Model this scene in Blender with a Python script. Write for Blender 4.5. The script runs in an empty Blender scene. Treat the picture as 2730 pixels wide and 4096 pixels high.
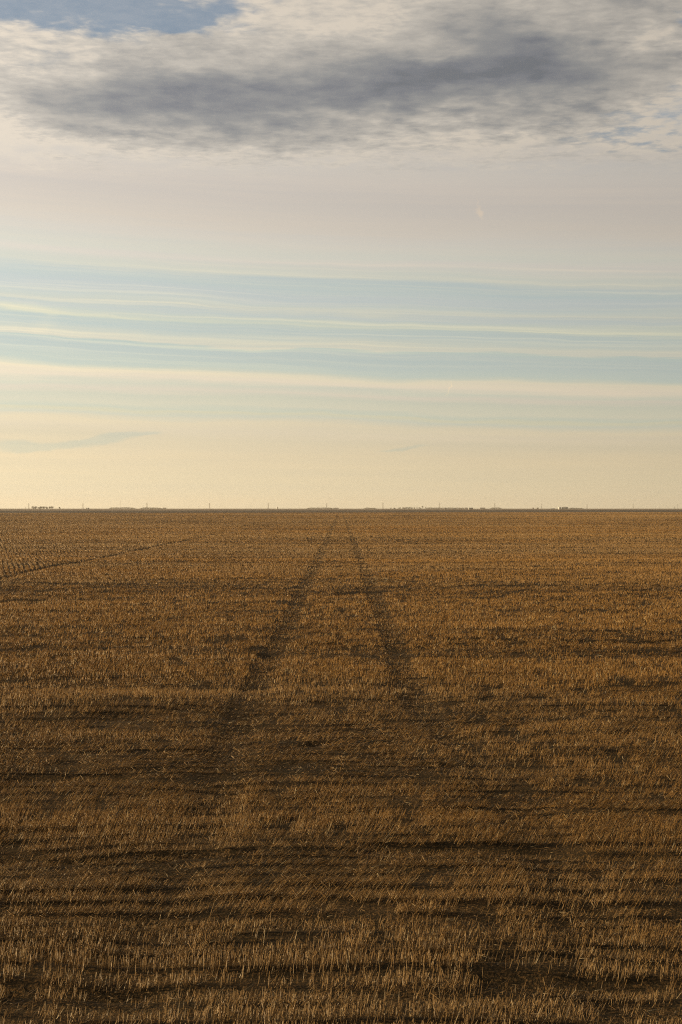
import bpy, math, random
import numpy as np
from mathutils import Vector

random.seed(7)
RNG = np.random.default_rng(11)
scene = bpy.context.scene
COL = scene.collection

# ------------------------------------------------------------------ scale
CAM_H = 4.0            # camera height above the field (m)
F = 5689.0             # focal length in pixels of the 2730x4096 photograph (50 mm lens)
HZ = 2032.5            # row of the true horizon in it
FIELD_END = 1262.0
FAR = 12300.0


def s2l(c):
    out = []
    for v in c:
        v = v / 255.0
        out.append(v / 12.92 if v <= 0.04045 else ((v + 0.055) / 1.055) ** 2.4)
    return tuple(out)


# ------------------------------------------------------------------ noise
_T = np.random.default_rng(5).random((256, 256))


def vnoise(x, y):
    xi = np.floor(x).astype(np.int64); yi = np.floor(y).astype(np.int64)
    fx = x - xi; fy = y - yi
    fx = fx * fx * (3 - 2 * fx); fy = fy * fy * (3 - 2 * fy)
    a = _T[xi & 255, yi & 255]; b = _T[(xi + 1) & 255, yi & 255]
    c = _T[xi & 255, (yi + 1) & 255]; d = _T[(xi + 1) & 255, (yi + 1) & 255]
    return (a * (1 - fx) + b * fx) * (1 - fy) + (c * (1 - fx) + d * fx) * fy


def fbm(x, y, o=4):
    s = 0.0; a = 0.5; t = 0.0
    for k in range(o):
        s = s + a * vnoise(x + 17.3 * k, y + 9.1 * k); t += a
        a *= 0.5; x = x * 2.03; y = y * 2.03
    return s / t            # 0..1


def sstep(a, b, x):
    t = np.clip((x - a) / (b - a), 0, 1)
    return t * t * (3 - 2 * t)


# ------------------------------------------------------------------ the lie of the stubble
# how well the stubble stands, band by band, from the headland outwards (distance in m -> 0..1)
_BANDS = [(2400, .9), (2340, .9), (2322, .30), (2305, .80), (2286, .20), (2262, .85), (2230, .8),
          (2203, .40), (2183, .85), (2158, .75), (2140, .45), (2122, .20), (2105, .25), (2086, .95),
          (2042, 1.0), (2012, .60), (1988, .35), (1968, .10), (1955, .25), (1938, .90), (1893, .95),
          (1876, .50), (1842, .58), (1800, .54), (1765, .62), (1740, .58), (1712, .62), (1680, .78),
          (1656, .64), (1640, .90), (1602, .95), (1582, .35), (1560, .95), (1522, 1.0), (1511, .20),
          (1500, .45), (1475, .60), (1440, .88), (1400, .78), (1375, .62), (1357, .30), (1345, .42),
          (1330, .6), (1300, .78), (1270, .92), (1240, .85), (1210, .9), (1190, .8), (1169, .85)]
_bd = np.array([13071.0 / (Y - 1167.0) for Y, s in _BANDS]); _bs = np.array([s for Y, s in _BANDS])
_lbd = np.log(_bd)

RUT_X = (-1.78, 1.52); RUT_W = 0.33
EDGE_X = -19.2


def rut_mask(x, y):
    wob = (fbm(x * 0 + 3.1, y * 0.11, 3) - 0.5) * np.clip(30.0 / y, 0.15, 1.0) * .38
    m = 0
    for rx in RUT_X:
        if rx > 0: rx = rx + .75 * (1 - sstep(17, 34, y))
        m = np.maximum(m, 1 - sstep(RUT_W * 0.55, RUT_W * 1.55, np.abs(x - rx - wob)))
    m = m * np.clip(.62 + 1.3 * (fbm(x * .8 + 60, y * .5, 3) - .25), .4, 1)
    return m * (.45 + .55 * sstep(14, 36, y)) * (1 - .25 * sstep(50, 120, y))


def edge_mask(x, y):
    wob = (fbm(x * 0 + 8.1, y * 0.07, 3) - 0.5) * 0.9
    m = 1 - sstep(0.20, 0.55, np.abs(x - EDGE_X - wob))
    return m * (1 - sstep(150, 290, y))


def stand(x, y):
    """0 = flattened, 1 = upright dense stubble"""
    amp = np.clip(y * 0.035, 0.2, 6)
    yw = y + (fbm(x * 0.16 + 4, y * 0.08, 3) - 0.5) * 2.2 * amp + 0.022 * x
    s = np.interp(np.log(np.clip(yw, 8, 1260)), _lbd, _bs)
    n1 = fbm(x * 0.35 / (1 + y / 60), y * 1.3 / (1 + y / 45), 4) - 0.5
    n2 = fbm(x * 1.4, y * 2.2, 2) - 0.5
    # broad rising wind-leaned mound on the right of the headland
    s = s + n1 * 1.0 + n2 * 0.6
    s = s + (fbm(x * .006, np.log(np.maximum(y, 1)) * 17, 3) - .5) * 1.4 * sstep(50, 110, y)
    # long thin furrow lines of bare shadowed soil that run across the field
    fl = fbm(x * 0.10, y * 0.9 + 50, 2)
    s = s - 0.45 * sstep(0.68, 0.76, fl) * (y < 160)
    # ragged left patch of thin stubble beside the edge line
    p = np.exp(-(((x + 14) / 4.0) ** 2 + ((y - 62) / 7.0) ** 2))
    s = s - 0.4 * p * (fbm(x * .9, y * .5, 2))
    return np.clip(s, .14, 1.05)


def height(x, y):
    big = (fbm(x * 0.02, y * 0.02, 3) - 0.5) * 0.35 * sstep(15, 60, y)
    mid = (fbm(x * 0.22 + 7, y * 0.55 + 3, 3) - 0.5) * 0.17
    row = np.where(x < EDGE_X, .010, .024) * np.cos(row_phase(x, y))
    z = big + mid * np.clip(1.4 - y / 400, 0.15, 1) + row * (y < 120)
    z = z + (stand(x, y) - 0.6) * 0.035 * (y < 400)
    z = z - 0.05 * rut_mask(x, y) - 0.09 * edge_mask(x, y) - 0.09 * furrow_mask(x, y)
    return np.where((y < 5) | (y > FIELD_END - 3), 0, z) * sstep(5, 9, y) * (1 - sstep(FIELD_END - 220, FIELD_END - 3, y))


ROW = 0.40

# bare dark furrow lines across the field: (from, to) as photo column/row pairs on the 1568 px wide view, and thickness there
FURROWS = [(-30, 1514, 660, 1508, 8), (660, 1510, 800, 1513, 4), (770, 1367, 905, 1362, 5), (535, 1358, 690, 1355, 4), (0, 1386, 120, 1383, 5),
           (30, 1656, 340, 1645, 9), (640, 1713, 905, 1708, 9), (960, 1702, 1460, 1690, 9), (0, 1792, 300, 1786, 12), (260, 1800, 620, 1806, 10),
           (830, 1953, 1600, 1973, 24), (140, 1977, 620, 1962, 10), (-30, 1966, 150, 1975, 8), (-30, 2127, 570, 2131, 13), (550, 2117, 1010, 2141, 11),
           (1080, 2267, 1600, 2262, 20), (-30, 2288, 320, 2294, 12), (300, 2284, 560, 2282, 9), (690, 2329, 1010, 2336, 11), (1100, 2120, 1600, 2112, 10),
           (1000, 1842, 1420, 1850, 9), (560, 1852, 900, 1846, 9), (900, 1760, 1250, 1768, 7), (1240, 1575, 1600, 1578, 6), (480, 1585, 760, 1590, 6),
           (880, 2210, 1330, 2204, 10), (100, 2215, 520, 2219, 10), (1200, 1880, 1600, 1872, 7), (1010, 1480, 1600, 1474, 4), (1050, 1350, 1500, 1345, 3)]
_FW = []
for X0, Y0, X1, Y1, th in FURROWS:
    d0, d1 = 13071.0 / (Y0 - 1167), 13071.0 / (Y1 - 1167)
    dm = .5 * (d0 + d1)
    _FW.append(((X0 - 784) / 3268.0 * d0, d0, (X1 - 784) / 3268.0 * d1, d1, th / 13071.0 * dm * dm))


def furrow_mask(x, y):
    m = np.zeros(np.broadcast(x, y).shape)
    for x0, y0, x1, y1, t in _FW:
        sel = (y > min(y0, y1) - 3 * t - .5) & (y < max(y0, y1) + 3 * t + .5)
        if not sel.any(): continue
        xx, yy = x[sel], y[sel]
        u = (xx - x0) / (x1 - x0)
        yc = y0 + (y1 - y0) * u + (fbm(xx * .7 + x0, xx * 0 + y0, 3) - .5) * t * 1.8
        tt = t * (.35 + .9 * fbm(xx * 1.1, xx * 0 + y0 * 3, 2))
        v = (1 - sstep(.35, .75, np.abs(yy - yc) / tt)) * sstep(-.03, .06, u) * (1 - sstep(.94, 1.03, u))
        m[sel] = np.maximum(m[sel], v * np.clip(.55 + 1.6 * (fbm(xx * .5, xx * 0 + y0, 2) - .3), .25, 1))
    return m


def field_end(x):
    return FIELD_END + 20 + .41 * np.clip(x, -420, 420)



def row_phase(x, y):
    wob = (fbm(x * 0.16, y * 0.35, 3) - 0.5) * 1.1
    a = y + wob + 0.02 * x                                       # rows run across the view
    ang = math.radians(14)
    b = x * math.cos(ang) + y * math.sin(ang) + 0.5 * (fbm(x * .3, y * .07, 3) - .5)   # beyond the edge line they run away from it
    return 2 * math.pi * np.where(x < EDGE_X, b * 1.2, a) / ROW


# ------------------------------------------------------------------ mesh helpers
def mesh_np(name, verts, loops, sizes, mat, attrs=None, smooth=False):
    me = bpy.data.meshes.new(name)
    nv = len(verts); nl = len(loops); nf = len(sizes)
    me.vertices.add(nv); me.vertices.foreach_set("co", np.ascontiguousarray(verts, dtype=np.float32).ravel())
    me.loops.add(nl); me.loops.foreach_set("vertex_index", np.ascontiguousarray(loops, dtype=np.int32))
    me.polygons.add(nf)
    starts = np.concatenate(([0], np.cumsum(sizes)[:-1])).astype(np.int32)
    me.polygons.foreach_set("loop_start", starts)
    me.polygons.foreach_set("loop_total", np.asarray(sizes, dtype=np.int32))
    if smooth:
        me.polygons.foreach_set("use_smooth", np.ones(nf, dtype=bool))
    if attrs is not None:
        at = me.color_attributes.new("data", 'FLOAT_COLOR', 'POINT')
        at.data.foreach_set("color", np.ascontiguousarray(attrs, dtype=np.float32).ravel())
    me.update(calc_edges=True)
    me.materials.append(mat)
    o = bpy.data.objects.new(name, me); COL.objects.link(o)
    return o


class MB:
    """collects boxes, bars and lathes; build() links them as one mesh object"""
    def __init__(s): s.v = []; s.f = []

    def add(s, vs, fs):
        b = len(s.v); s.v += [tuple(v) for v in vs]; s.f += [tuple(b + i for i in f) for f in fs]

    def box(s, x0, y0, z0, x1, y1, z1):
        s.add([(x0, y0, z0), (x1, y0, z0), (x1, y1, z0), (x0, y1, z0), (x0, y0, z1), (x1, y0, z1), (x1, y1, z1), (x0, y1, z1)],
              [(0, 3, 2, 1), (4, 5, 6, 7), (0, 1, 5, 4), (1, 2, 6, 5), (2, 3, 7, 6), (3, 0, 4, 7)])

    def bar(s, a, b, w, w2=None):
        a = Vector(a); b = Vector(b); d = (b - a).normalized()
        r = Vector((0, 0, 1)) if abs(d.z) < .9 else Vector((1, 0, 0))
        u = d.cross(r).normalized(); v = d.cross(u); w2 = w if w2 is None else w2
        q = [(-1, -1), (1, -1), (1, 1), (-1, 1)]
        s.add([a + (u * i + v * j) * w / 2 for i, j in q] + [b + (u * i + v * j) * w2 / 2 for i, j in q],
              [(0, 3, 2, 1), (4, 5, 6, 7), (0, 1, 5, 4), (1, 2, 6, 5), (2, 3, 7, 6), (3, 0, 4, 7)])

    def lathe(s, prof, n=14, c=(0, 0)):
        vs = []; fs = []
        for r, z in prof:
            for k in range(n):
                t = 2 * math.pi * k / n
                vs.append((c[0] + r * math.cos(t), c[1] + r * math.sin(t), z))
        for i in range(len(prof) - 1):
            for k in range(n):
                fs.append((i * n + k, i * n + (k + 1) % n, (i + 1) * n + (k + 1) % n, (i + 1) * n + k))
        fs.append(tuple(range((len(prof) - 1) * n, len(prof) * n)))
        s.add(vs, fs)

    def quad(s, c, u, v):
        c = Vector(c); s.add([c - u - v, c + u - v, c + u + v, c - u + v], [(0, 1, 2, 3)])

    def build(s, name, mat, parent=None):
        me = bpy.data.meshes.new(name); me.from_pydata(s.v, [], s.f); me.update()
        me.materials.append(mat)
        o = bpy.data.objects.new(name, me); COL.objects.link(o)
        if parent: o.parent = parent
        return o


def tag(o, label=None, cat=None, group=None, kind=None):
    if label: o["label"] = label
    if cat: o["category"] = cat
    if group: o["group"] = group
    if kind: o["kind"] = kind
    return o


def empty(name, loc, rz=0.0):
    o = bpy.data.objects.new(name, None); COL.objects.link(o)
    o.location = loc; o.rotation_euler = (0, 0, rz); o.empty_display_size = 1
    return o


def copy_tree(o, parent=None):
    c = o.copy(); COL.objects.link(c)
    if parent: c.parent = parent
    for ch in list(o.children): copy_tree(ch, c)
    return c


def at(px, d):
    """the spot on the plain at distance d that lies in direction px of the photo"""
    return ((px - 1365.0) / F * d, d, GROUND_FAR)


GROUND_FAR = 0.0
EXPO = 0.92

# ------------------------------------------------------------------ materials
class NT:
    def __init__(s, tree): s.t = tree; s.n = tree.nodes; s.l = tree.links

    def node(s, typ, **kw):
        n = s.n.new(typ)
        for k, v in kw.items(): setattr(n, k, v)
        return n

    def set(s, sock, v):
        if hasattr(v, 'is_output') or isinstance(v, bpy.types.NodeSocket): s.l.new(v, sock)
        else: sock.default_value = v

    def m(s, op, a, b=None, c=None, clamp=False):
        n = s.node('ShaderNodeMath', operation=op); n.use_clamp = clamp
        for i, v in enumerate((a, b, c)):
            if v is not None: s.set(n.inputs[i], v)
        return n.outputs[0]

    def mixc(s, f, a, b, mode='MIX'):
        n = s.node('ShaderNodeMix', data_type='RGBA', blend_type=mode); n.clamp_factor = True
        s.set(n.inputs[0], f)
        for i, v in ((6, a), (7, b)):
            if isinstance(v, tuple): v = (*v[:3], 1)
            s.set(n.inputs[i], v)
        return n.outputs[2]

    def noise(s, vec, scale, detail=4, rough=.55, dist=0.0):
        n = s.node('ShaderNodeTexNoise'); s.set(n.inputs['Vector'], vec)
        n.inputs['Scale'].default_value = scale; n.inputs['Detail'].default_value = detail
        n.inputs['Roughness'].default_value = rough; n.inputs['Distortion'].default_value = dist
        return n.outputs[0]

    def map(s, v, a, b, c=0.0, d=1.0, smooth=False):
        n = s.node('ShaderNodeMapRange'); n.interpolation_type = 'SMOOTHSTEP' if smooth else 'LINEAR'
        for i, q in enumerate((v, a, b, c, d)): s.set(n.inputs[i], q)
        return n.outputs[0]

    def ramp(s, f, stops, mode='LINEAR'):
        n = s.node('ShaderNodeValToRGB'); e = n.color_ramp; e.interpolation = mode
        s.set(n.inputs[0], f)
        while len(e.elements) < len(stops): e.elements.new(0.5)
        for k, (p, c) in zip(e.elements, stops): k.position = p; k.color = (*c, 1)
        return n.outputs[0]

    def xyz(s, x, y, z):
        n = s.node('ShaderNodeCombineXYZ')
        for i, v in enumerate((x, y, z)): s.set(n.inputs[i], v)
        return n.outputs[0]


def new_mat(name):
    m = bpy.data.materials.new(name); m.use_nodes = True
    t = NT(m.node_tree); b = m.node_tree.nodes['Principled BSDF']
    return m, t, b


def plain(name, c, rough=.8, var=.25, scale=.4, metal=0):
    m, t, b = new_mat(name)
    tc = t.node('ShaderNodeTexCoord')
    n = t.noise(tc.outputs['Object'], scale, 4)
    t.set(b.inputs['Base Color'], t.mixc(n, tuple(v * (1 - var) for v in c), tuple(min(1, v * (1 + var)) for v in c)))
    b.inputs['Roughness'].default_value = rough; b.inputs['Metallic'].default_value = metal
    return m


def straw_mat(name, bright=1.0, gloss=.36):
    m, t, b = new_mat(name)
    a = t.node('ShaderNodeAttribute', attribute_name="data")
    sep = t.node('ShaderNodeSeparateColor'); t.l.new(a.outputs['Color'], sep.inputs[0])
    rnd, patch, up = sep.outputs[0], sep.outputs[1], sep.outputs[2]
    c1 = t.ramp(rnd, [(0, (.17, .082, .018)), (.35, (.30, .158, .038)), (.75, (.42, .245, .072)), (.93, (.52, .335, .125)), (1, (.72, .57, .32))])
    c2 = t.ramp(rnd, [(0, (.19, .112, .042)), (.4, (.32, .205, .088)), (.8, (.43, .295, .138)), (.95, (.54, .39, .21)), (1, (.72, .58, .37))])
    c = t.mixc(patch, c1, c2)
    if bright != 1.0:
        c = t.mixc(1.0, c, (bright, bright, bright), 'MULTIPLY')
    t.set(b.inputs['Base Color'], c)
    b.inputs['Roughness'].default_value = gloss
    b.inputs['Specular IOR Level'].default_value = .3
    tr = t.node('ShaderNodeBsdfTranslucent'); t.l.new(c, tr.inputs['Color'])
    mx = t.node('ShaderNodeMixShader'); mx.inputs[0].default_value = .22
    t.l.new(b.outputs[0], mx.inputs[1]); t.l.new(tr.outputs[0], mx.inputs[2])
    out = m.node_tree.nodes['Material Output']; t.l.new(mx.outputs[0], out.inputs['Surface'])
    return m


M_STRAW = straw_mat('stubble straw', .93)
M_LITTER = straw_mat('loose straw', .62, .42)


def ground_mat():
    m, t, b = new_mat('stubble soil')
    g = t.node('ShaderNodeNewGeometry').outputs['Position']
    mp = t.node('ShaderNodeMapping'); t.l.new(g, mp.inputs[0]); mp.inputs['Scale'].default_value = (.6, 1.0, 1.0)
    n1 = t.noise(mp.outputs[0], 1.1, 5, .6)
    n2 = t.noise(g, 38, 3, .65)
    n3 = t.noise(g, .12, 3)
    soil = t.mixc(n1, (.013, .010, .006), (.036, .027, .015))
    chaff = t.mixc(n3, (.13, .068, .021), (.16, .10, .046))
    f = t.map(t.m('ADD', n2, t.m('MULTIPLY', n1, .35)), .64, .92, smooth=True)
    t.set(b.inputs['Base Color'], t.mixc(t.m('MULTIPLY', f, .85), soil, chaff))
    b.inputs['Roughness'].default_value = .95; b.inputs['Specular IOR Level'].default_value = .04
    bp = t.node('ShaderNodeBump'); bp.inputs['Strength'].default_value = .8; bp.inputs['Distance'].default_value = .02
    t.l.new(n2, bp.inputs['Height']); t.l.new(bp.outputs[0], b.inputs['Normal'])
    return m


def far_mat(name, stops, y0, y1, tilt=0.0):
    """fields one beyond the other: crop colour by position on the plain"""
    m, t, b = new_mat(name)
    g = t.node('ShaderNodeNewGeometry').outputs['Position']
    sp = t.node('ShaderNodeSeparateXYZ'); t.l.new(g, sp.inputs[0])
    mp = t.node('ShaderNodeMapping'); t.l.new(g, mp.inputs[0]); mp.inputs['Scale'].default_value = (.0012, .003, 1)
    n = t.noise(mp.outputs[0], 1, 4)
    y = t.m('ADD', sp.outputs[1], t.m('MULTIPLY', t.m('MAXIMUM', t.m('MINIMUM', sp.outputs[0], 420.0), -420.0), tilt))
    y = t.m('ADD', y, t.m('MULTIPLY', t.m('SUBTRACT', n, .5), (y1 - y0) * .035))
    c = t.ramp(t.map(y, y0, y1), stops)
    mp2 = t.node('ShaderNodeMapping'); t.l.new(g, mp2.inputs[0]); mp2.inputs['Scale'].default_value = (.004, .02, 1)
    n2 = t.noise(mp2.outputs[0], 1, 5, .6)
    c = t.mixc(1.0, c, t.mixc(n2, (.7, .7, .7), (1.3, 1.3, 1.3)), 'MULTIPLY')
    t.set(b.inputs['Base Color'], c); b.inputs['Roughness'].default_value = .95
    b.inputs['Specular IOR Level'].default_value = .1
    return m


# ------------------------------------------------------------------ the ground
def grid_object(name, xs, ys, hfun, mat):
    X, Y = np.meshgrid(xs, ys)
    Y = Y + (field_end(X) - FIELD_END) * np.where(Y <= FIELD_END, sstep(850, FIELD_END, Y), 1 - sstep(FIELD_END, 3000, Y))
    Z = hfun(X, Y)
    v = np.stack([X.ravel(), Y.ravel(), Z.ravel()], 1)
    nx, ny = len(xs), len(ys)
    i = (np.arange(ny - 1)[:, None] * nx + np.arange(nx - 1)[None, :]).ravel()
    loops = np.stack([i, i + 1, i + nx + 1, i + nx], 1).ravel()
    return mesh_np(name, v, loops, np.full(len(i), 4), mat, smooth=True)


def geo(a, step, growth, end):
    out = [a]
    while out[-1] < end:
        out.append(out[-1] + step); step *= growth
    out[-1] = end
    return out


ysn = [-60, -30, -10, 0, 4] + geo(7, .11, 1.006, 40)
ysn += geo(ysn[-1], .16, 1.02, FIELD_END)[1:]
xr = geo(0, .11, 1.012, 26); xr += geo(xr[-1], .4, 1.06, 12500)[1:]
xs = np.array([-v for v in xr[::-1]] + xr[1:]); ys = np.array(ysn)
tag(grid_object('stubble_field', xs, ys, lambda x, y: height(x, y), ground_mat()), kind='structure')

xs2 = np.unique(np.concatenate([np.linspace(-12500, 12500, 120), np.linspace(-480, 480, 49)]))
edge = lambda x, y: 0 * x
M_F1 = far_mat('fallow', [(0, (.014, .011, .008)), (.085, (.016, .012, .009)), (.10, (.13, .098, .067)), (.13, (.068, .052, .037)),
                          (.27, (.064, .049, .035)), (.30, (.014, .012, .009)), (.56, (.016, .013, .010)),
                          (.62, (.115, .085, .06)), (1, (.135, .10, .072))],
               FIELD_END + 20, 3170, -.41)
tag(grid_object('fallow_field', xs2, np.linspace(FIELD_END, 3150, 60), edge, M_F1), kind='structure')
M_F2 = far_mat('far plain', [(0, (.13, .098, .068)), (.12, (.11, .083, .058)), (.2, (.078, .062, .042)), (1, (.085, .066, .047))],
               3150, FAR)
tag(grid_object('distant_field', xs2, np.linspace(3150, FAR, 40), edge, M_F2), kind='structure')


# ------------------------------------------------------------------ stubble and loose straw
def scatter(n0, d_lod, power, dmax, fall=.8):
    X = []; Y = []
    ed = np.exp(np.linspace(math.log(8.2), math.log(dmax), 260))
    for a, b in zip(ed[:-1], ed[1:]):
        d = .5 * (a + b)
        half = .245 * d * 1.08 + 2.2
        n = n0 * min(1, (d_lod / d) ** power) * min(1, (120 / d) ** fall)
        k = RNG.poisson(2 * half * (b - a) * n)
        X.append(RNG.uniform(-half, half, k)); Y.append(RNG.uniform(a, b, k))
    return np.concatenate(X), np.concatenate(Y)


def prisms(name, base, axis, w, data, mat, taper=.85):
    """three-sided straws"""
    n = len(base)
    L = np.linalg.norm(axis, axis=1, keepdims=True); a = axis / L
    ref = np.where(np.abs(a[:, 2:3]) > .8, np.array([[1., 0, 0]]), np.array([[0., 0, 1.]]))
    u = np.cross(a, ref); u /= np.linalg.norm(u, axis=1, keepdims=True); v = np.cross(a, u)
    ph = RNG.uniform(0, 2 * math.pi, n)
    V = np.empty((n, 6, 3)); D = np.empty((n, 6, 4))
    for k in range(3):
        t = ph + k * 2 * math.pi / 3
        o = (u * np.cos(t)[:, None] + v * np.sin(t)[:, None]) * (w * .58)[:, None]
        V[:, k] = base + o; V[:, 3 + k] = base + axis + o * taper
    D[:, :, :] = data[:, None, :]
    D[:, :3, 2] = 0; D[:, 3:, 2] = 1
    q = np.array([0, 1, 4, 3, 1, 2, 5, 4, 2, 0, 3, 5, 3, 4, 5])
    loops = (np.arange(n)[:, None] * 6 + q[None, :]).ravel()
    sizes = np.tile([4, 4, 4, 3], n)
    return mesh_np(name, V.reshape(-1, 3), loops, sizes, mat, D.reshape(-1, 4))


def patch_tone(x, y):
    p = fbm(x * .05 + 31, y * .11 + 12, 4)
    p2 = fbm(x * .004 + 3, y * .02 + 2, 3)
    return np.clip((p - .5) * 1.6 + (p2 - .5) * 1.6 + .40 + .24 * sstep(70, 180, y), 0, 1)


def make_stubble():
    x, y = scatter(980, 17, 1.66, FIELD_END + 160, .42)
    # gather the straws into drilled rows
    ph = row_phase(x, y); off = (ph / (2 * math.pi) - np.round(ph / (2 * math.pi))) * ROW
    pull = np.where(RNG.random(len(x)) < .8, RNG.uniform(.45, .92, len(x)), 0) * np.where(x < EDGE_X, 1.05, np.clip(1.5 - y / 60, .45, 1))
    left = x < EDGE_X
    ang = math.radians(14)
    pull = np.where(left, pull * .62, pull)
    y = y - np.where(left, 0, off * pull)
    x = x - np.where(left, off * pull / 1.2 / math.cos(ang), 0)
    s = stand(x, y); r = rut_mask(x, y); e = edge_mask(x, y)
    keep = RNG.random(len(x)) < (.60 + .40 * s) * (1 - .34 * r) * (1 - .85 * e * (.4 + fbm(x, y * .2, 2)))
    keep &= y < field_end(x) - 2
    fu = furrow_mask(x, y)
    keep &= RNG.random(len(x)) > fu * .93
    gap = fbm(x * 2.3, y * 1.7 + 40, 3)
    keep &= RNG.random(len(x)) < np.clip((gap - .36 + .10 * s) * 5.5, .06, 1)
    x, y, s, r = x[keep], y[keep], s[keep], r[keep]
    n = len(x)
    z = height(x, y) - .004
    far = y / 17.0
    w = .0029 * np.maximum(1, far ** 1.08) * RNG.uniform(.7, 1.25, n)
    h = .122 * (.62 + .38 * s) * RNG.uniform(.62, 1.15, n) * (1 - .45 * r)
    h *= np.where(RNG.random(n) < .03, 1.3, 1)
    lean_m = np.radians(np.interp(y, [11, 13.6, 14.4, 18, 19, 27, 30, 60], [14, 14, 27, 29, 33, 33, 17, 14]) + 22 * (1 - s)) * (.15 + 1.7 * fbm(x * .45, y * .6, 2))
    lean = np.abs(lean_m + RNG.normal(0, 1, n) * np.radians(7 + 14 * (1 - s)))
    lean = np.minimum(lean, 1.35) * np.clip(1.25 - y / 150, .5, 1)
    dirn = RNG.normal(.15, .38, n) + np.where(RNG.random(n) < .04, math.pi, 0) + (fbm(x * .15, y * .3, 2) - .5) * 2.0
    ax = np.stack([np.sin(lean) * np.cos(dirn), np.sin(lean) * np.sin(dirn), np.cos(lean)], 1) * h[:, None]
    data = np.zeros((n, 4)); data[:, 3] = 1
    data[:, 0] = np.clip(RNG.beta(2.2, 2.6, n) + np.where(RNG.random(n) < .05, .55, 0), 0, 1)
    q = np.clip(55 / y, .12, 1); data[:, 0] = data[:, 0] * q + (.46 + (fbm(x * .004 + 9, np.log(y) * 24, 3) - .5) * .9) * (1 - q)
    data[:, 1] = np.clip(patch_tone(x, y) + .35 * r + RNG.normal(0, .12, n), 0, 1)
    o = prisms('stubble', np.stack([x, y, z], 1), ax, w, data, M_STRAW)
    tag(o, 'golden brown cut stubble standing in rows over the whole field', 'stubble', kind='stuff')
    return n


def make_litter():
    x, y = scatter(330, 17, 1.8, 700)
    s = stand(x, y); r = rut_mask(x, y); e = edge_mask(x, y)
    keep = RNG.random(len(x)) < np.clip(.35 + .65 * (1 - s) + .4 * r, 0, 1) * (1 - .95 * e)
    keep &= RNG.random(len(x)) > furrow_mask(x, y) * .92
    # a spilled heap of bright straw beside the right-hand rut
    hx = RNG.normal(2.25, .45, 420); hy = RNG.normal(76.5, 1.6, 420)
    x = np.concatenate([x[keep], hx]); y = np.concatenate([y[keep], hy])
    n = len(x); heap = np.zeros(n); heap[-420:] = 1
    far = y / 17.0
    w = .0031 * np.maximum(1, far ** 1.0) * RNG.uniform(.7, 1.5, n)
    L = RNG.uniform(.025, .13, n) * np.maximum(1, far ** .35)
    th = RNG.normal(.25, .8, n); el = RNG.normal(.10, .16, n)
    ax = np.stack([np.cos(el) * np.cos(th), np.cos(el) * np.sin(th), np.sin(el)], 1) * L[:, None]
    z = height(x, y) + RNG.uniform(.004, .05, n) * (1 + heap * 1.5)
    data = np.zeros((n, 4)); data[:, 3] = 1
    data[:, 0] = np.clip(RNG.beta(1.4, 3.4, n) + np.where(RNG.random(n) < .12, .75, 0) + heap * .6, 0, 1)
    data[:, 1] = np.clip(patch_tone(x, y) * .7 + .3, 0, 1)
    o = prisms('loose_straw', np.stack([x - ax[:, 0] / 2, y - ax[:, 1] / 2, z], 1), ax, w, data, M_LITTER)
    tag(o, 'loose broken straw and chaff lying flat between the stubble', 'straw', kind='stuff')
    return n


make_stubble(); make_litter()

# ------------------------------------------------------------------ far things
M_STEEL = plain('galvanised steel', (.16, .155, .15), .6)
M_WOOD = plain('weathered pole', (.10, .08, .06))
M_BIN = plain('corrugated steel', (.10, .115, .125), .5)
M_BINW = plain('white painted steel', (.78, .77, .74), .5, .05)
M_TEAL = plain('dark teal steel', (.018, .036, .040), .5)
M_DARK = plain('dark steel', (.045, .043, .04), .6)
M_BARN = plain('weathered boards', (.19, .15, .115))
M_ROOF = plain('sheet roof', (.30, .29, .27), .6)
M_WALL = plain('pale siding', (.55, .51, .45))
M_BARK = plain('bark', (.07, .055, .042))
M_LEAF = plain('dry foliage', (.055, .058, .034), .9, .45, .5)
M_LEAF2 = plain('dark spruce foliage', (.03, .036, .026), .9, .4, .5)
M_DOOR = plain('door', (.07, .065, .06))

# --- pylons along the transmission line
def make_pylon():
    r = empty('transmission_pylon', (0, 0, 0))
    t = MB(); H = 35.0
    lv = [(0, 3.4), (7, 2.6), (14, 1.9), (21, 1.25), (28, .85), (33, .55), (35, .15)]
    q = [(-1, -1), (1, -1), (1, 1), (-1, 1)]
    for (z0, w0), (z1, w1) in zip(lv[:-1], lv[1:]):
        for k in range(4):
            a = q[k]; b = q[(k + 1) % 4]
            t.bar((a[0] * w0, a[1] * w0, z0), (a[0] * w1, a[1] * w1, z1), .42)
            t.bar((a[0] * w0, a[1] * w0, z0), (b[0] * w1, b[1] * w1, z1), .26)
            t.bar((b[0] * w0, b[1] * w0, z0), (a[0] * w1, a[1] * w1, z1), .26)
            t.bar((a[0] * w1, a[1] * w1, z1), (b[0] * w1, b[1] * w1, z1), .24)
    t.build('lattice_tower', M_STEEL, r)
    for z, s in ((30.5, 4.8), (24.6, 6.0)):
        c = MB()
        for sx in (-1, 1):
            c.bar((0, -.6, z), (sx * s, 0, z + .3), .34, .2); c.bar((0, .6, z), (sx * s, 0, z + .3), .34, .2)
            c.bar((0, 0, z + 1.7), (sx * s, 0, z + .3), .3, .2)
            c.bar((sx * s, 0, z + .3), (sx * s, 0, z - 1.6), .22)
            c.bar((sx * s * .5, 0, z + .15), (sx * s * .5, 0, z + 1.0), .2)
        c.build('crossarm', M_STEEL, r)
    return r


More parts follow.
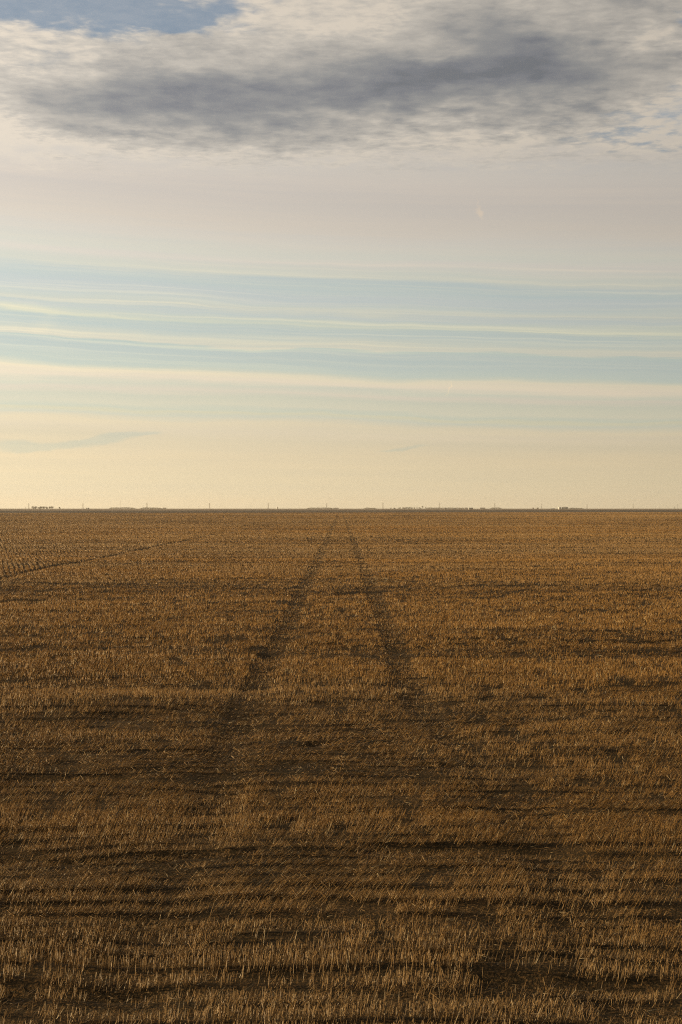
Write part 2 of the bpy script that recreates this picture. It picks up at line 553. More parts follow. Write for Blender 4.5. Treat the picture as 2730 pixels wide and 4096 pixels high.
PYL = [(116, 19.5, 'steel lattice pylon just left of the long dense tree clump'),
       (332.7, 20.5, 'steel lattice pylon beside the low dark pair of bins on the left'),
       (588.8, 20.8, 'steel lattice pylon rising out of the long low distant treeline'),
       (839, 21.3, 'steel lattice pylon over the empty skyline left of the wheel ruts'),
       (1074, 21.2, 'steel lattice pylon nearest to the small upright white bin'),
       (1307.7, 21, 'steel lattice pylon almost above the end of the left wheel rut'),
       (1532.8, 20.8, 'steel lattice pylon just left of the central farmstead trees'),
       (1759.5, 21.2, 'steel lattice pylon beside the single dark round bin'),
       (1979.9, 20.4, 'steel lattice pylon right of the teal pair of bins'),
       (2167.5, 17.5, 'steel lattice pylon right of the two small brown barns'),
       (2349, 17, 'steel lattice pylon first to the right of the grain bin row'),
       (2534, 17.6, 'steel lattice pylon second to the right of the grain bin row'),
       (2712, 16.8, 'steel lattice pylon at the far right end of the skyline')]
pyl = make_pylon()
for i, (px, hp, lab) in enumerate(PYL):
    o = pyl if i == 0 else copy_tree(pyl)
    D = 31 * F / hp * .98
    o.location = at(px, D); o.rotation_euler = (0, 0, math.radians(-12) - px / 40000)
    tag(o, lab, 'pylon', 'transmission pylons along the horizon')

# --- guyed mast
r = empty('communications_mast', at(483, 9000)); m = MB()
for k in range(3):
    a = k * 2.094
    m.bar((.5 * math.cos(a), .5 * math.sin(a), 0), (.5 * math.cos(a), .5 * math.sin(a), 58), .16)
    for j in range(19):
        b = a + 2.094
        m.bar((.5 * math.cos(a), .5 * math.sin(a), j * 3), (.5 * math.cos(b), .5 * math.sin(b), j * 3 + 3), .12)
m.bar((0, 0, 58), (0, 0, 62), .12)
m.build('lattice_mast', plain('red and grey paint', (.3, .12, .09)), r)
m = MB()
for k in range(3):
    a = k * 2.094 + .4
    for z, q in ((25, 22), (50, 34)): m.bar((0, 0, z), (q * math.cos(a), q * math.sin(a), 0), .05)
m.build('guy_wire', M_STEEL, r)
tag(r, 'very tall thin reddish mast with guy wires above the left treeline', 'mast')

# --- utility poles
def make_pole():
    r = MB()
    r.lathe([(.2, 0), (.17, 7), (.13, 13.4)], 8)
    r.bar((-1.4, .2, 12.6), (1.4, .2, 12.6), .2)
    r.bar((-1.4, -.2, 11.6), (1.4, -.2, 11.6), .16)
    return r.build('utility_pole', M_WOOD)


p0 = make_pole(); first = True
for px in (672, 714, 755, 796, 878, 904, 987, 1133, 1199, 1205, 1273):
    o = p0 if first else p0.copy()
    if not first: COL.objects.link(o)
    first = False
    o.location = at(px, 7600)
    tag(o, 'thin faint wooden utility pole on the skyline left of the wheel ruts', 'utility pole', 'utility poles left of the ruts')
for px in (2422, 2453, 2498, 2513, 2554, 2588, 2605, 2623, 2639, 2670):
    o = p0.copy(); COL.objects.link(o); o.location = at(px, 7300)
    tag(o, 'thin faint wooden utility pole on the skyline right of the grain bins', 'utility pole', 'utility poles right of the grain bins')

for px, d, h, lab in ((102, 5200, 8.6, 'short thick dark post left of the leftmost pylon'),
                      (2700, 5200, 10.2, 'short thick dark post beside the rightmost pylon')):
    m = MB(); m.lathe([(.75, 0), (.75, h * .8), (.6, h * .82), (.6, h), (.3, h + .3)], 10)
    o = m.build('dark_post', M_DARK); o.location = at(px, d); tag(o, lab, 'post', 'dark posts')


# --- grain bins
def grain_bin(px, d, rad, h, mat, lab, group, roof=None, cap=.45, lean=0):
    r = empty('grain_bin', at(px, d))
    b = MB(); prof = []
    n = 7
    for k in range(n):
        z = h * k / n
        prof += [(rad, z), (rad * 1.012, z + h / n * .5)]
    prof.append((rad, h)); b.lathe(prof, 18); b.build('wall', mat, r)
    c = MB(); c.lathe([(rad * 1.05, h - .05), (rad * 1.05, h + .03), (rad * .55, h + cap * rad * .62), (rad * .16, h + cap * rad), (rad * .16, h + cap * rad + .3), (rad * .05, h + cap * rad + .4)], 18)
    c.build('roof', roof or mat, r)
    dd = MB(); dd.box(-.5, -rad * 1.03, .15, .5, -rad * .97, 2.1); dd.build('door', M_DOOR, r)
    l = MB()
    for sx in (-.3, .3): l.bar((1.2 + sx, -rad * .95, 0), (1.2 + sx, -rad * .95, h), .08)
    for k in range(int(h / .4)): l.bar((.9, -rad * .95, .3 + .4 * k), (1.5, -rad * .95, .3 + .4 * k), .05)
    l.build('ladder', M_STEEL, r)
    tag(r, lab, 'grain bin', group)
    return r


ROWB = [(2237.5, 2.3, 4.6, M_BINW, 'bright white grain bin at the left end of the bin row'),
        (2243.8, 2.0, 4.6, M_BIN, 'grey steel grain bin directly right of the bright white bin'),
        (2250.6, 2.0, 4.2, M_BIN, 'grey steel grain bin third in the row from the white bin'),
        (2256.2, 2.1, 5.0, M_BIN, 'grey steel grain bin in the middle of the bin row'),
        (2261.3, 2.0, 5.2, M_BIN, 'tallest grey steel grain bin right of the middle of the row'),
        (2266.5, 1.9, 4.6, M_BIN, 'grey steel grain bin second from the right end of the row'),
        (2271.6, 1.8, 4.8, M_BIN, 'narrow grey grain bin at the right end of the bin row')]
for px, rad, h, mat, lab in ROWB:
    grain_bin(px, 5200, rad, h + 3.0, mat, lab, 'row of grain bins')
grain_bin(1880.5, 4300, 2.8, 4.3, M_TEAL, 'dark teal round bin, left one of the central pair', 'dark teal bins', M_TEAL, .5)
grain_bin(1889.0, 4300, 2.8, 4.4, M_TEAL, 'dark teal round bin, right one of the central pair', 'dark teal bins', M_TEAL, .5)
grain_bin(1876.2, 4330, 1.3, 3.2, M_BINW, 'added white shape for the sunlit left edge of the teal pair', None)  # not a separate bin: added as the pair's sunlit left edge
grain_bin(348.0, 5000, 2.4, 3.8, M_DARK, 'dark low round bin, left one of the pair by the second pylon', 'dark low bins', M_DARK, .5)
grain_bin(355.5, 5000, 2.6, 3.9, M_DARK, 'dark low round bin, right one of the pair by the second pylon', 'dark low bins', M_DARK, .5)
grain_bin(344.5, 5020, 1.1, 2.8, M_BINW, 'small pale bin at the left edge of the low dark pair', None)
grain_bin(1781.3, 5000, 2.6, 3.8, M_DARK, 'single dark round bin standing alone right of a pylon', None, M_DARK, .55)
grain_bin(1110.0, 5300, 1.5, 8.0, M_BINW, 'lone small upright white bin on the empty skyline', None)
grain_bin(1112.0, 5310, 1.2, 8.4, M_BARN, 'added brown shape for the shaded right half of the lone white bin', None)  # not a second bin: added as the white bin's shaded half


# --- barns and sheds
def shed(px, d, L, W, h, rise, wall, lab, cat='barn', name='barn', group=None, roofm=None, rz=0.0, doors=1, windows=2):
    r = empty(name, at(px, d), rz)
    if d > 6000: h += 2.2; rise += .6
    b = MB(); x, y = L / 2, W / 2
    b.add([(-x, -y, 0), (x, -y, 0), (x, y, 0), (-x, y, 0), (-x, -y, h), (x, -y, h), (x, y, h), (-x, y, h), (-x, 0, h + rise), (x, 0, h + rise)],
          [(0, 1, 5, 4), (2, 3, 7, 6), (1, 2, 6, 9, 5), (3, 0, 4, 8, 7)])
    b.build('wall', wall, r)
    c = MB(); o = .35
    for s in (-1, 1):
        c.add([(-x - o, s * (y + o), h - o * rise / y + .02), (x + o, s * (y + o), h - o * rise / y + .02), (x + o, 0, h + rise + .02), (-x - o, 0, h + rise + .02),
               (-x - o, s * (y + o), h - o * rise / y + .2), (x + o, s * (y + o), h - o * rise / y + .2), (x + o, 0, h + rise + .2), (-x - o, 0, h + rise + .2)],
              [(0, 1, 2, 3), (4, 5, 6, 7), (0, 1, 5, 4), (0, 3, 7, 4), (1, 2, 6, 5)])
    c.build('roof', roofm or M_ROOF, r)
    for k in range(doors):
        q = -x + L * (k + 1) / (doors + 1)
        dd = MB(); dd.box(q - 1.4, -y - .06, .05, q + 1.4, -y - .003, min(3, h * .85)); dd.build('door', M_DOOR, r)
    for k in range(windows):
        q = -x + L * (k + .5) / windows
        if abs(q) < 2.2: continue
        dd = MB(); dd.box(q - .5, -y - .05, h * .45, q + .5, -y - .003, h * .75); dd.build('window', M_DOOR, r)
    tag(r, lab, cat, group)
    return r


shed(2133.5, 7000, 6, 5, 2.9, 1.2, M_BARN, 'small brown barn, left one of the two before the tenth pylon', group='small brown barns')
shed(2151.5, 7000, 9, 6, 2.7, 1.3, M_BARN, 'wider small brown barn just left of a pylon', group='small brown barns')
shed(2211, 5000, 15, 9, 2.0, .9, plain('blue grey siding', (.12, .135, .15)), 'long low blue-grey shed left of the grain bins', roofm=plain('blue grey roof', (.13, .145, .16)), doors=2, windows=4)
shed(1620, 7200, 17, 9, 3.0, 1.7, M_WALL, 'grey farmhouse block among the central trees', 'farmhouse', 'farmhouse', doors=1, windows=5)
shed(1931, 8600, 33, 12, 3.4, 1.4, M_WALL, 'long pale distant barn right of the teal bins', doors=2, windows=6)
shed(1865, 8600, 15, 10, 3.4, 1.6, M_WALL, 'pale distant barn behind the left side of the teal bins', doors=1, windows=3)
shed(1996, 8600, 9, 8, 3.6, 1.6, M_WALL, 'small pale distant barn right of the ninth pylon foot', doors=1, windows=2)
shed(1345, 8600, 32, 12, 2.8, 1.2, M_WALL, 'long low pale barn on the skyline above the wheel ruts', doors=2, windows=6)
shed(659, 8200, 20, 9, 2.9, 1.2, M_WALL, 'low grey barn at the right end of the left treeline', doors=1, windows=4)


# --- parked farm implement and truck
def truck(px, d, lab):
    r = empty('grain_truck', at(px, d))
    b = MB(); b.box(-3.6, -1.2, .9, 1.6, 1.2, 2.1); b.box(-3.5, -1.1, 2.1, 1.5, 1.1, 2.25); b.build('box', M_DARK, r)
    c = MB(); c.box(1.8, -1.1, .7, 3.4, 1.1, 2.3); c.box(3.4, -.9, .7, 4.4, .9, 1.5); c.build('cab', M_DARK, r)
    for x in (-2.6, -1.3, 3.4):
        for y in (-1.1, 1.1):
            w = MB(); vs = []
            for k in range(12):
                a = k * math.pi / 6
                vs += [(x + .55 * math.cos(a), y - .15, .55 + .55 * math.sin(a)), (x + .55 * math.cos(a), y + .15, .55 + .55 * math.sin(a))]
            fs = [(2 * k, 2 * ((k + 1) % 12), 2 * ((k + 1) % 12) + 1, 2 * k + 1) for k in range(12)] + [tuple(range(0, 24, 2)), tuple(range(1, 24, 2))]
            w.add(vs, fs); w.build('wheel', M_DOOR, r)
    tag(r, lab, 'truck')


truck(1819, 4600, 'low dark truck parked in the field left of the teal bins')


# --- trees
def crown_mesh(name, w, h, z0, mat, parent, n, seed, size, kind='round'):
    rr = random.Random(seed); m = MB()
    lobes = []
    for k in range(7):
        lobes.append((rr.uniform(-.32, .32) * w, rr.uniform(-.3, .3) * w, z0 + h * rr.uniform(.14, .78), rr.uniform(.2, .34) * w, rr.uniform(.2, .34) * h))
    for k in range(n):
        if kind == 'spruce':
            t = rr.random() ** .8; z = z0 + h * t; q = (1 - t) * w * .5 * math.sqrt(rr.random()) * (1 + .25 * math.sin(t * 30)); a = rr.uniform(0, 6.283)
            c = (q * math.cos(a), q * math.sin(a), z)
        else:
            lx, ly, lz, lr, lh = rr.choice(lobes)
            while True:
                v = Vector((rr.uniform(-1, 1), rr.uniform(-1, 1), rr.uniform(-1, 1)))
                if .25 < v.length < 1: break
            c = (lx + v.x * lr, ly + v.y * lr, max(z0 * .5, lz + v.z * lh))
        u = Vector((rr.gauss(0, 1), rr.gauss(0, 1), rr.gauss(0, .6))).normalized()
        v = u.cross(Vector((rr.gauss(0, 1), rr.gauss(0, 1), rr.gauss(0, 1)))).normalized()
        s = size * rr.uniform(.6, 1.3)
        m.quad(c, u * s, v * s * .6)
    return m.build(name, mat, parent)


def tree(name, px, d, w, h, lab, group, mat=None, seed=1, n=420, kind='round', size=.55, trunk=.22):
    r = empty(name, at(px, d)); mat = mat or M_LEAF; h += 3.2
    t = MB(); rr = random.Random(seed + 50); th = h * (.55 if kind == 'round' else .9)
    t.lathe([(.035 * h, 0), (.026 * h, th * .4), (.012 * h, th)], 7)
    for k in range(5):
        a = rr.uniform(0, 6.28); z = th * rr.uniform(.35, .8)
        t.bar((0, 0, z), (math.cos(a) * w * .3, math.sin(a) * w * .3, z + h * .22), .025 * h, .008 * h)
    t.build('trunk', M_BARK, r)
    crown_mesh('crown', w, h * (1 - trunk), h * trunk, mat, r, n, seed, size, kind)
    tag(r, lab, 'tree', group)
    return r


G1 = 'trees of the long left clump'
for k, (px, w, h, lab) in enumerate([(134, 15, 10.0, 'leafy tree at the left end of the long clump, tallest and densest'),
                                     (145, 13, 9.6, 'leafy tree second in the long clump, before its first gap'),
                                     (157, 12, 8.4, 'leafy tree just right of the first gap in the long clump'),
                                     (166, 13, 9.4, 'leafy tree near the middle of the long clump'),
                                     (177, 13, 8.9, 'leafy tree right of the middle of the long clump'),
                                     (187, 12, 8.4, 'leafy tree before the second gap of the long clump'),
                                     (199, 13, 8.6, 'leafy tree right of the second gap of the long clump'),
                                     (210, 14, 9.0, 'leafy tree at the right end of the long clump')]):
    tree('leafy_tree', px, 6300, w, h, lab, G1, seed=k, n=760, trunk=.04)
tree('leafy_tree', 240, 6300, 8, 7.4, 'small lone round tree right of the long clump', None, seed=31, n=300, trunk=.1)

G2 = 'trees of the central farmstead'
for k, (px, w, h, kd, lab) in enumerate([
        (1565, 5, 5.5, 'round', 'small bush-like tree at the left end of the farmstead'),
        (1579, 13, 4.4, 'round', 'low wide shrubby tree left of the farmhouse'),
        (1597, 10, 4.5, 'round', 'low dark shrubby tree near the pointed spruce'),
        (1603.6, 4, 7.0, 'spruce', 'small pointed spruce left of the farmhouse'),
        (1612, 7, 6.5, 'round', 'leafy tree at the left corner of the farmhouse'),
        (1627, 7, 6.2, 'round', 'leafy tree at the right corner of the farmhouse'),
        (1640.5, 10, 9.6, 'round', 'dark tall rounded tree in the middle of the farmstead'),
        (1634, 8, 7.0, 'round', 'lower tree hugging the left side of the tall rounded one'),
        (1648, 9, 6.6, 'round', 'lower tree hugging the right side of the tall rounded one'),
        (1658, 10, 6.0, 'round', 'short wide tree between rounded tree and dark spruce'),
        (1669, 6, 9.4, 'spruce', 'dark pointed spruce right of the farmstead middle'),
        (1681, 14, 6.8, 'round', 'broad low tree left of the tall bare-stemmed tree'),
        (1691.7, 11, 12.5, 'round', 'tallest farmstead tree with airy round crown on a bare stem'),
        (1704, 5, 8.0, 'round', 'thin airy tree at the right end of the farmstead')]):
    tree('spruce_tree' if kd == 'spruce' else 'leafy_tree', px, 7200, w, h, lab, G2, seed=60 + k, n=340, kind=kd,
         mat=M_LEAF2 if kd == 'spruce' or k == 6 else M_LEAF, trunk=.35 if k >= 12 else .1)


# --- far woods: shelter belts that read as one mass
def belt(name, px0, px1, d, h, lab, seed, dens=14):
    rr = random.Random(seed); m = MB(); h += 2.6
    x0 = (px0 - 1365) / F * d; x1 = (px1 - 1365) / F * d
    n = int((x1 - x0) * dens)
    for k in range(n):
        x = rr.uniform(x0, x1)
        top = h * (.35 + .65 * float(fbm(np.array([x * .06 + seed]), np.array([seed * 3.3]), 3)[0])) * 1.25
        e = min(1, (x - x0) / 18, (x1 - x) / 18)
        z = rr.random() * top * max(.2, e)
        u = Vector((rr.gauss(0, 1), rr.gauss(0, 1), rr.gauss(0, .5))).normalized()
        v = u.cross(Vector((rr.gauss(0, 1), rr.gauss(0, 1), rr.gauss(0, 1)))).normalized()
        m.quad((x, d + rr.uniform(-8, 8), z), u * .9, v * .6)
    o = m.build(name, M_LEAF); tag(o, lab, 'trees', kind='stuff')


belt('treeline', 436, 545, 8600, 8.5, 'long low distant treeline, left stretch near the tall mast', 3)
belt('treeline', 560, 650, 8600, 7.0, 'long low distant treeline, stretch around the third pylon', 4)
belt('treeline', 1225, 1335, 9000, 5.5, 'faint low treeline above the wheel ruts', 5)
belt('treeline', 1455, 1510, 9000, 5.0, 'faint short treeline left of the farmstead pylon', 6)
belt('treeline', 1700, 1880, 9400, 5.5, 'faint low treeline between farmstead and teal bins', 8)
belt('treeline', 1960, 2010, 9400, 6.5, 'faint short treeline round the ninth pylon foot', 9)
belt('treeline', 2275, 2335, 9400, 5.5, 'faint low treeline right of the grain bins', 10)

# ------------------------------------------------------------------ haze: the air over the plain
hz = MB(); hz.box(-12900, -300, -1.6, 12900, 12700, 66)
mh = bpy.data.materials.new('haze'); mh.use_nodes = True
nt = mh.node_tree; nt.nodes.clear()
pv = nt.nodes.new('ShaderNodeVolumePrincipled'); ou = nt.nodes.new('ShaderNodeOutputMaterial')
HAZE = 0.000042
pv.inputs['Density'].default_value = HAZE; pv.inputs['Color'].default_value = (.95, .89, .80, 1); pv.inputs['Anisotropy'].default_value = .35
nt.links.new(pv.outputs[0], ou.inputs['Volume'])
tag(hz.build('haze', mh), kind='stuff')

# ------------------------------------------------------------------ light
SUN_AZ = math.radians(-86)       # from the view direction, to the left
SUN_EL = math.radians(13.5)
sd = bpy.data.lights.new('sun', 'SUN'); sd.energy = 5.0; sd.angle = math.radians(.8); sd.color = (1, .735, .395)
so = bpy.data.objects.new('sun', sd); COL.objects.link(so)
dv = Vector((math.sin(SUN_AZ) * math.cos(SUN_EL), math.cos(SUN_AZ) * math.cos(SUN_EL), math.sin(SUN_EL)))
so.rotation_euler = (-dv).to_track_quat('-Z', 'Y').to_euler(); so.location = dv * 50

# ------------------------------------------------------------------ sky
W = bpy.data.worlds.new("World"); scene.world = W; W.use_nodes = True
T = NT(W.node_tree); W.node_tree.nodes.clear()
tc = T.node('ShaderNodeTexCoord'); D = tc.outputs['Generated']
sp = T.node('ShaderNodeSeparateXYZ'); T.l.new(D, sp.inputs[0])
dx, dy, dz = sp.outputs
sky = T.node('ShaderNodeTexSky', sky_type='NISHITA'); sky.sun_disc = False
sky.sun_elevation = SUN_EL; sky.sun_rotation = SUN_AZ; sky.air_density = 1.0; sky.dust_density = 1.0; sky.ozone_density = 1.5
skyc = T.node('ShaderNodeVectorMath', operation='SCALE'); T.l.new(sky.outputs[0], skyc.inputs[0]); skyc.inputs['Scale'].default_value = .125

az = T.m('ARCTAN2', dx, dy)
el = T.m('MAXIMUM', T.m('ARCSINE', dz), 0.0005)


def A(X, Y):          # photo (1568 px wide view) -> azimuth, elevation
    a = math.atan((X - 784) / 3268.0); return a, math.atan((1167 - Y) / 3268.0 * math.cos(a))


# cloud-layer coordinates: the layer is flat, so it foreshortens towards the horizon
zz = T.m('MAXIMUM', dz, .012)
cx = T.m('DIVIDE', dx, zz); cy = T.m('DIVIDE', dy, zz)
P = T.xyz(cx, cy, 0.0)
Pe = T.xyz(az, el, 0.0)

# thin veil of high cloud: colours by elevation, in tilted bands
V_LO = [(2320, (229, 212, 176)), (2150, (227, 210, 174)), (2000, (226, 208, 173)), (1900, (218, 204, 174)), (1850, (220, 206, 178)),
        (1800, (222, 208, 178)), (1765, (206, 204, 184)), (1740, (212, 206, 178)), (1725, (203, 204, 184)), (1690, (212, 207, 184)),
        (1640, (206, 204, 183)), (1600, (216, 206, 186)), (1570, (208, 206, 186)), (1530, (228, 214, 190)), (1490, (226, 215, 188)),
        (1466, (205, 206, 188)), (1446, (195, 202, 190)), (1390, (191, 199, 191)), (1320, (190, 198, 191)), (1305, (190, 200, 190)), (1295, (212, 208, 190))]
V_HI = [(1295, (212, 208, 190)), (1265, (208, 207, 190)), (1230, (196, 202, 192)), (1185, (191, 199, 193)), (1155, (190, 199, 190)),
        (1140, (206, 208, 190)), (1100, (200, 204, 192)), (1065, (192, 198, 196)), (1045, (206, 206, 190)), (1020, (200, 204, 194)),
        (980, (195, 200, 196)), (950, (194, 200, 196)), (905, (192, 200, 194)), (860, (194, 200, 194)), (840, (206, 206, 192)),
        (780, (206, 205, 192)), (750, (214, 206, 194)), (700, (208, 206, 192)), (600, (210, 203, 190)), (500, (208, 198, 184)),
        (350, (202, 193, 182)), (250, (206, 196, 184)), (100, (203, 196, 186)), (0, (200, 193, 184)), (-800, (165, 162, 164)), (-2200, (85, 88, 97))]  # last stop, overhead and unseen, set dark to cut fill light
e_of = lambda yz: math.atan((2032.5 - (600 + yz / 1.623)) / F)
tilt = T.m('MULTIPLY', T.m('MULTIPLY', T.m('MAXIMUM', T.m('MINIMUM', az, .6), -.6), .036), T.map(el, 0, .09))
nS = T.noise(T.xyz(T.m('MULTIPLY', az, 6.0), T.m('MULTIPLY', el, 34), 3.7), 1.0, 4, .55)
nS2 = T.noise(T.xyz(T.m('MULTIPLY', az, 5.0), T.m('MULTIPLY', T.m('ADD', el, tilt), 190), 9.7), 1.0, 4, .55)
ev = T.m('ADD', T.m('ADD', el, tilt), T.m('MULTIPLY', T.m('SUBTRACT', nS, .5), .014))
ev = T.m('ADD', ev, T.m('MULTIPLY', T.m('SUBTRACT', nS2, .5), T.map(el, .02, .12, .003, .010)))
em, e1 = e_of(1295), .95
lo = T.ramp(T.map(ev, 0, em), [(max(0, e_of(y) / em), s2l(c)) for y, c in V_LO])
hi = T.ramp(T.map(ev, em, e1), [((e_of(y) - em) / (e1 - em), s2l(c)) for y, c in V_HI])
veil = T.mixc(T.m('GREATER_THAN', ev, em), lo, hi)
# faint streaks in it
veil = T.mixc(1.0, veil, T.ramp(nS2, [(.25, (.965, .975, .99)), (.75, (1.035, 1.02, 1.0))]), 'MULTIPLY')
streaky = T.m('MULTIPLY', T.map(el, .085, .115), T.map(el, .175, .15))
nS3 = T.noise(T.xyz(T.m('MULTIPLY', az, 3.2), T.m('MULTIPLY', T.m('ADD', T.m('ADD', el, T.m('MULTIPLY', az, .038)), T.m('MULTIPLY', nS, .012)), 430), 2.2), 1.0, 4, .6)
veil = T.mixc(streaky, veil, T.mixc(1.0, veil, T.ramp(nS3, [(.32, (.93, .965, .985)), (.5, (.99, .99, .985)), (.68, (1.16, 1.10, 1.02))]), 'MULTIPLY'))


def soft(X, Y, sx, sy, rot, w):
    a, e = A(X, Y); k = .95 / 3268.0
    c, q = math.cos(math.radians(rot)), math.sin(math.radians(rot))
    da = T.m('ADD', T.m('SUBTRACT', az, a), T.m('MULTIPLY', T.m('SUBTRACT', nW, .5), .030)); de = T.m('ADD', T.m('SUBTRACT', el, e), T.m('MULTIPLY', T.m('SUBTRACT', nW2, .5), .011))
    u = T.m('ADD', T.m('MULTIPLY', da, c / (sx * k)), T.m('MULTIPLY', de, q / (sx * k)))
    v = T.m('ADD', T.m('MULTIPLY', da, -q / (sy * k)), T.m('MULTIPLY', de, c / (sy * k)))
    return T.m('MULTIPLY', T.m('POWER', 2.718, T.m('MULTIPLY', T.m('ADD', T.m('MULTIPLY', u, u), T.m('MULTIPLY', v, v)), -1.0)), w)


def ssum(bl):
    r = None
    for b in bl:
        v = soft(*b); r = v if r is None else T.m('ADD', r, v)
    return r


nW = T.noise(T.xyz(T.m('MULTIPLY', az, 22), T.m('MULTIPLY', el, 60), 1.1), 1.0, 4, .6)
nW2 = T.noise(T.xyz(T.m('MULTIPLY', az, 22), T.m('MULTIPLY', el, 60), 8.1), 1.0, 4, .6)
# small torn clouds low on the left, and short wisps
low = ssum([(45, 1024, 75, 15, 0, .9), (160, 1020, 90, 9, 4, .7), (270, 1002, 62, 13, 8, .9), (340, 993, 40, 6, 4, .6), (925, 1031, 70, 6, 9, .7)])
veil = T.mixc(T.map(low, .18, .75, 0, .85, smooth=True), veil, T.mixc(1.0, veil, (.83, .93, 1.02), 'MULTIPLY'))
wisp = ssum([(40, 700, 110, 12, -3, .8), (110, 742, 60, 26, 20, .5), (250, 728, 200, 5, -4, .6), (1108, 490, 9, 14, 20, .9), (1107, 462, 4, 20, 5, .5), (1026, 890, 2.4, 17, -20, 1.0), (1018, 905, 3, 5, 0, .5)])
veil = T.mixc(T.map(wisp, .2, .9, 0, .8, smooth=True), veil, T.mixc(1.0, veil, (1.22, 1.12, 1.0), 'MULTIPLY'))
# brighter towards the sun, and the unseen sky behind dimmed to cut fill light
sky_gain = T.m('POWER', 2.718, T.m('MULTIPLY', T.m('MAXIMUM', T.m('MINIMUM', az, 1.0), -.9), -.75))
sky_gain = T.m('MULTIPLY', sky_gain, T.map(dy, -.6, .8, .25, 1.0))


# the thick cloud bank
wx = T.noise(P, 2.2, 4, .55); wy = T.noise(T.xyz(T.m('ADD', cx, 31.0), cy, 5.0), 2.2, 4, .55)
fx = T.noise(P, 9.0, 4, .6); fy = T.noise(T.xyz(T.m('ADD', cx, 17.0), cy, 2.0), 9.0, 4, .6)
aw = T.m('ADD', T.m('ADD', az, T.m('MULTIPLY', T.m('SUBTRACT', wx, .5), .10)), T.m('MULTIPLY', T.m('SUBTRACT', fx, .5), .035))
ew = T.m('ADD', T.m('ADD', el, T.m('MULTIPLY', T.m('SUBTRACT', wy, .5), .034)), T.m('MULTIPLY', T.m('SUBTRACT', fy, .5), .020))


def blob(X, Y, sx, sy, rot, w):
    a, e = A(X, Y); k = .93 / 3268.0
    r = math.radians(rot); c, s = math.cos(r), math.sin(r)
    da = T.m('SUBTRACT', aw, a); de = T.m('SUBTRACT', ew, e)
    p = T.m('ADD', T.m('MULTIPLY', da, c / (sx * k)), T.m('MULTIPLY', de, s / (sx * k)))
    q = T.m('ADD', T.m('MULTIPLY', da, -s / (sy * k)), T.m('MULTIPLY', de, c / (sy * k)))
    r2 = T.m('ADD', T.m('MULTIPLY', p, p), T.m('MULTIPLY', q, q))
    return T.m('MULTIPLY', T.m('POWER', 2.718, T.m('MULTIPLY', r2, -1.0)), w)


def total(bl):
    s = None
    for b in bl:
        v = blob(*b); s = v if s is None else T.m('ADD', s, v)
    return s


dark = total([(760, 165, 850, 135, 3, 0.46), (60, 330, 330, 40, 0, -0.16), (1000, 335, 420, 34, 2, -0.06), (230, 232, 260, 62, 0, 0.446), (520, 245, 300, 62, 2, 0.36), (850, 215, 330, 62, 6, 0.396), (1260, 178, 240, 66, 2, 0.54), (1060, 150, 240, 70, 10, 0.288), (1170, 70, 200, 60, -24, 0.324), (1480, 25, 150, 26, -10, 0.302), (1060, 265, 220, 36, 0, 0.23), (420, 305, 260, 26, -3, 0.144), (1520, 140, 110, 25, 0, 0.18), (790, 62, 190, 45, 10, -0.2), (1440, 85, 110, 22, -6, -0.3), (1010, 128, 70, 14, 6, -0.25), (480, 165, 130, 16, 0, -0.12)])
dark = T.m('ADD', dark, total([(-30, 235, 95, 70, 0, -.30), (1590, 190, 130, 70, 0, -.28)]))
holes = total([(150, -8, 420, 58, 2, 1.4), (400, 38, 190, 24, -8, .8), (1540, 275, 170, 80, 0, .40), (1560, 45, 60, 22, -20, .45), (110, 130, 180, 60, 10, .20),
               (1350, 300, 130, 46, 0, .18)])
nl = T.noise(P, 4.0, 5, .58); nm = T.noise(T.xyz(cx, T.m('MULTIPLY', cy, .8), 0.0), 15.0, 3, .5, .2); nf = T.noise(T.xyz(cx, T.m('MULTIPLY', cy, 1.25), 4.0), 30.0, 4, .6, .3)
d0 = T.m('ADD', dark, T.m('MULTIPLY', T.m('SUBTRACT', nl, .5), .85))
d0 = T.m('ADD', d0, T.m('MULTIPLY', T.m('SUBTRACT', nm, .5), .55))
d0 = T.m('ADD', d0, T.m('MULTIPLY', T.m('SUBTRACT', nf, .5), T.map(dark, .15, .75, .75, .12)))
vv = T.node('ShaderNodeTexVoronoi', feature='SMOOTH_F1'); vv.inputs['Scale'].default_value = 17.0; vv.inputs['Smoothness'].default_value = .6
T.l.new(T.xyz(T.m('ADD', cx, T.m('MULTIPLY', fx, .16)), T.m('ADD', T.m('MULTIPLY', cy, .9), T.m('MULTIPLY', fy, .16)), 0.0), vv.inputs['Vector'])
puff = T.m('SUBTRACT', vv.outputs['Distance'], .42)
pmask = total([(1220, 300, 380, 70, -4, 1.0), (90, 120, 230, 60, 0, .7), (1460, 70, 190, 60, 0, .8), (620, 320, 300, 40, 0, .6), (1530, 270, 160, 90, 0, .5)])
d0 = T.m('ADD', d0, T.m('MULTIPLY', T.m('MULTIPLY', puff, pmask), .62))
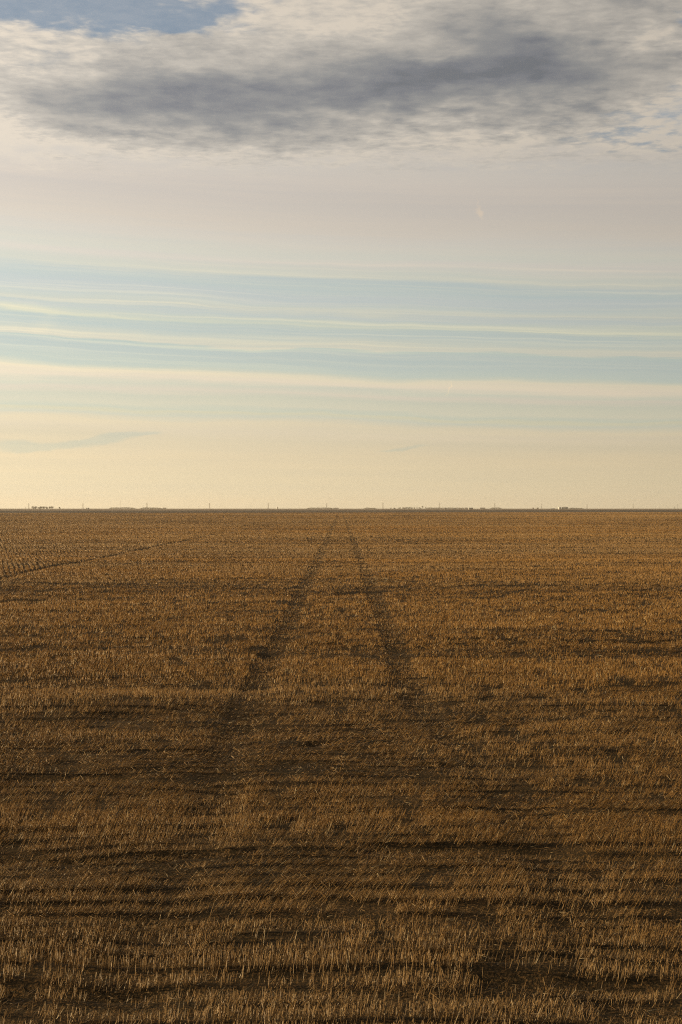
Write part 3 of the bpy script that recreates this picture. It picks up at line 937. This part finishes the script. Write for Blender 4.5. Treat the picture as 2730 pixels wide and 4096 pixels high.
ccol = T.ramp(T.m('ADD', T.m('MULTIPLY', d0, .84), .04), [(0, s2l((218, 206, 189))), (.2, s2l((197, 189, 177))), (.42, s2l((178, 172, 163))), (.66, s2l((152, 150, 147))), (.9, s2l((131, 131, 134))), (1, s2l((121, 122, 125)))])
bank = T.map(T.m('ADD', ew, T.m('MULTIPLY', T.m('SUBTRACT', nm, .5), .03)), A(784, 425)[1], A(784, 325)[1], smooth=True)
body = T.mixc(bank, veil, ccol)
body2 = T.node('ShaderNodeVectorMath', operation='SCALE'); T.l.new(body, body2.inputs[0]); T.l.new(sky_gain, body2.inputs['Scale'])

# where the cloud opens the clear sky shows
hh = T.m('ADD', holes, T.m('MULTIPLY', T.m('SUBTRACT', nm, .5), .9))
hh = T.m('ADD', hh, T.m('MULTIPLY', T.m('SUBTRACT', nf, .5), .5))
hh = T.m('ADD', hh, T.m('MULTIPLY', puff, .5))
hole = T.m('MULTIPLY', T.map(hh, .22, .95, smooth=True), bank)
hole = T.m('MULTIPLY', hole, T.map(holes, .06, .25))
opac = T.m('SUBTRACT', .95, T.m('MULTIPLY', hole, .70))
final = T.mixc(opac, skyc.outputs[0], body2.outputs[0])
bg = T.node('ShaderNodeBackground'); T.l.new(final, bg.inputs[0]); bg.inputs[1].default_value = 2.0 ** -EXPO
out = T.node('ShaderNodeOutputWorld'); T.l.new(bg.outputs[0], out.inputs[0])

# ------------------------------------------------------------------ camera
cd = bpy.data.cameras.new('camera'); cd.sensor_fit = 'VERTICAL'; cd.sensor_height = 36.0; cd.lens = 36.0 * F / 4096.0
cd.clip_start = .1; cd.clip_end = 40000
co = bpy.data.objects.new('camera', cd); COL.objects.link(co)
co.location = (0, 0, CAM_H)
co.rotation_euler = (math.radians(90) - math.atan((2048 - HZ) / F), 0, 0)
scene.camera = co

scene.view_settings.view_transform = 'Standard'; scene.view_settings.look = 'None'
scene.view_settings.exposure = EXPO; scene.view_settings.gamma = 1
scene.cycles.max_bounces = 6; scene.cycles.volume_bounces = 0
scene.cycles.use_denoising = False; scene.cycles.filter_width = 1.2
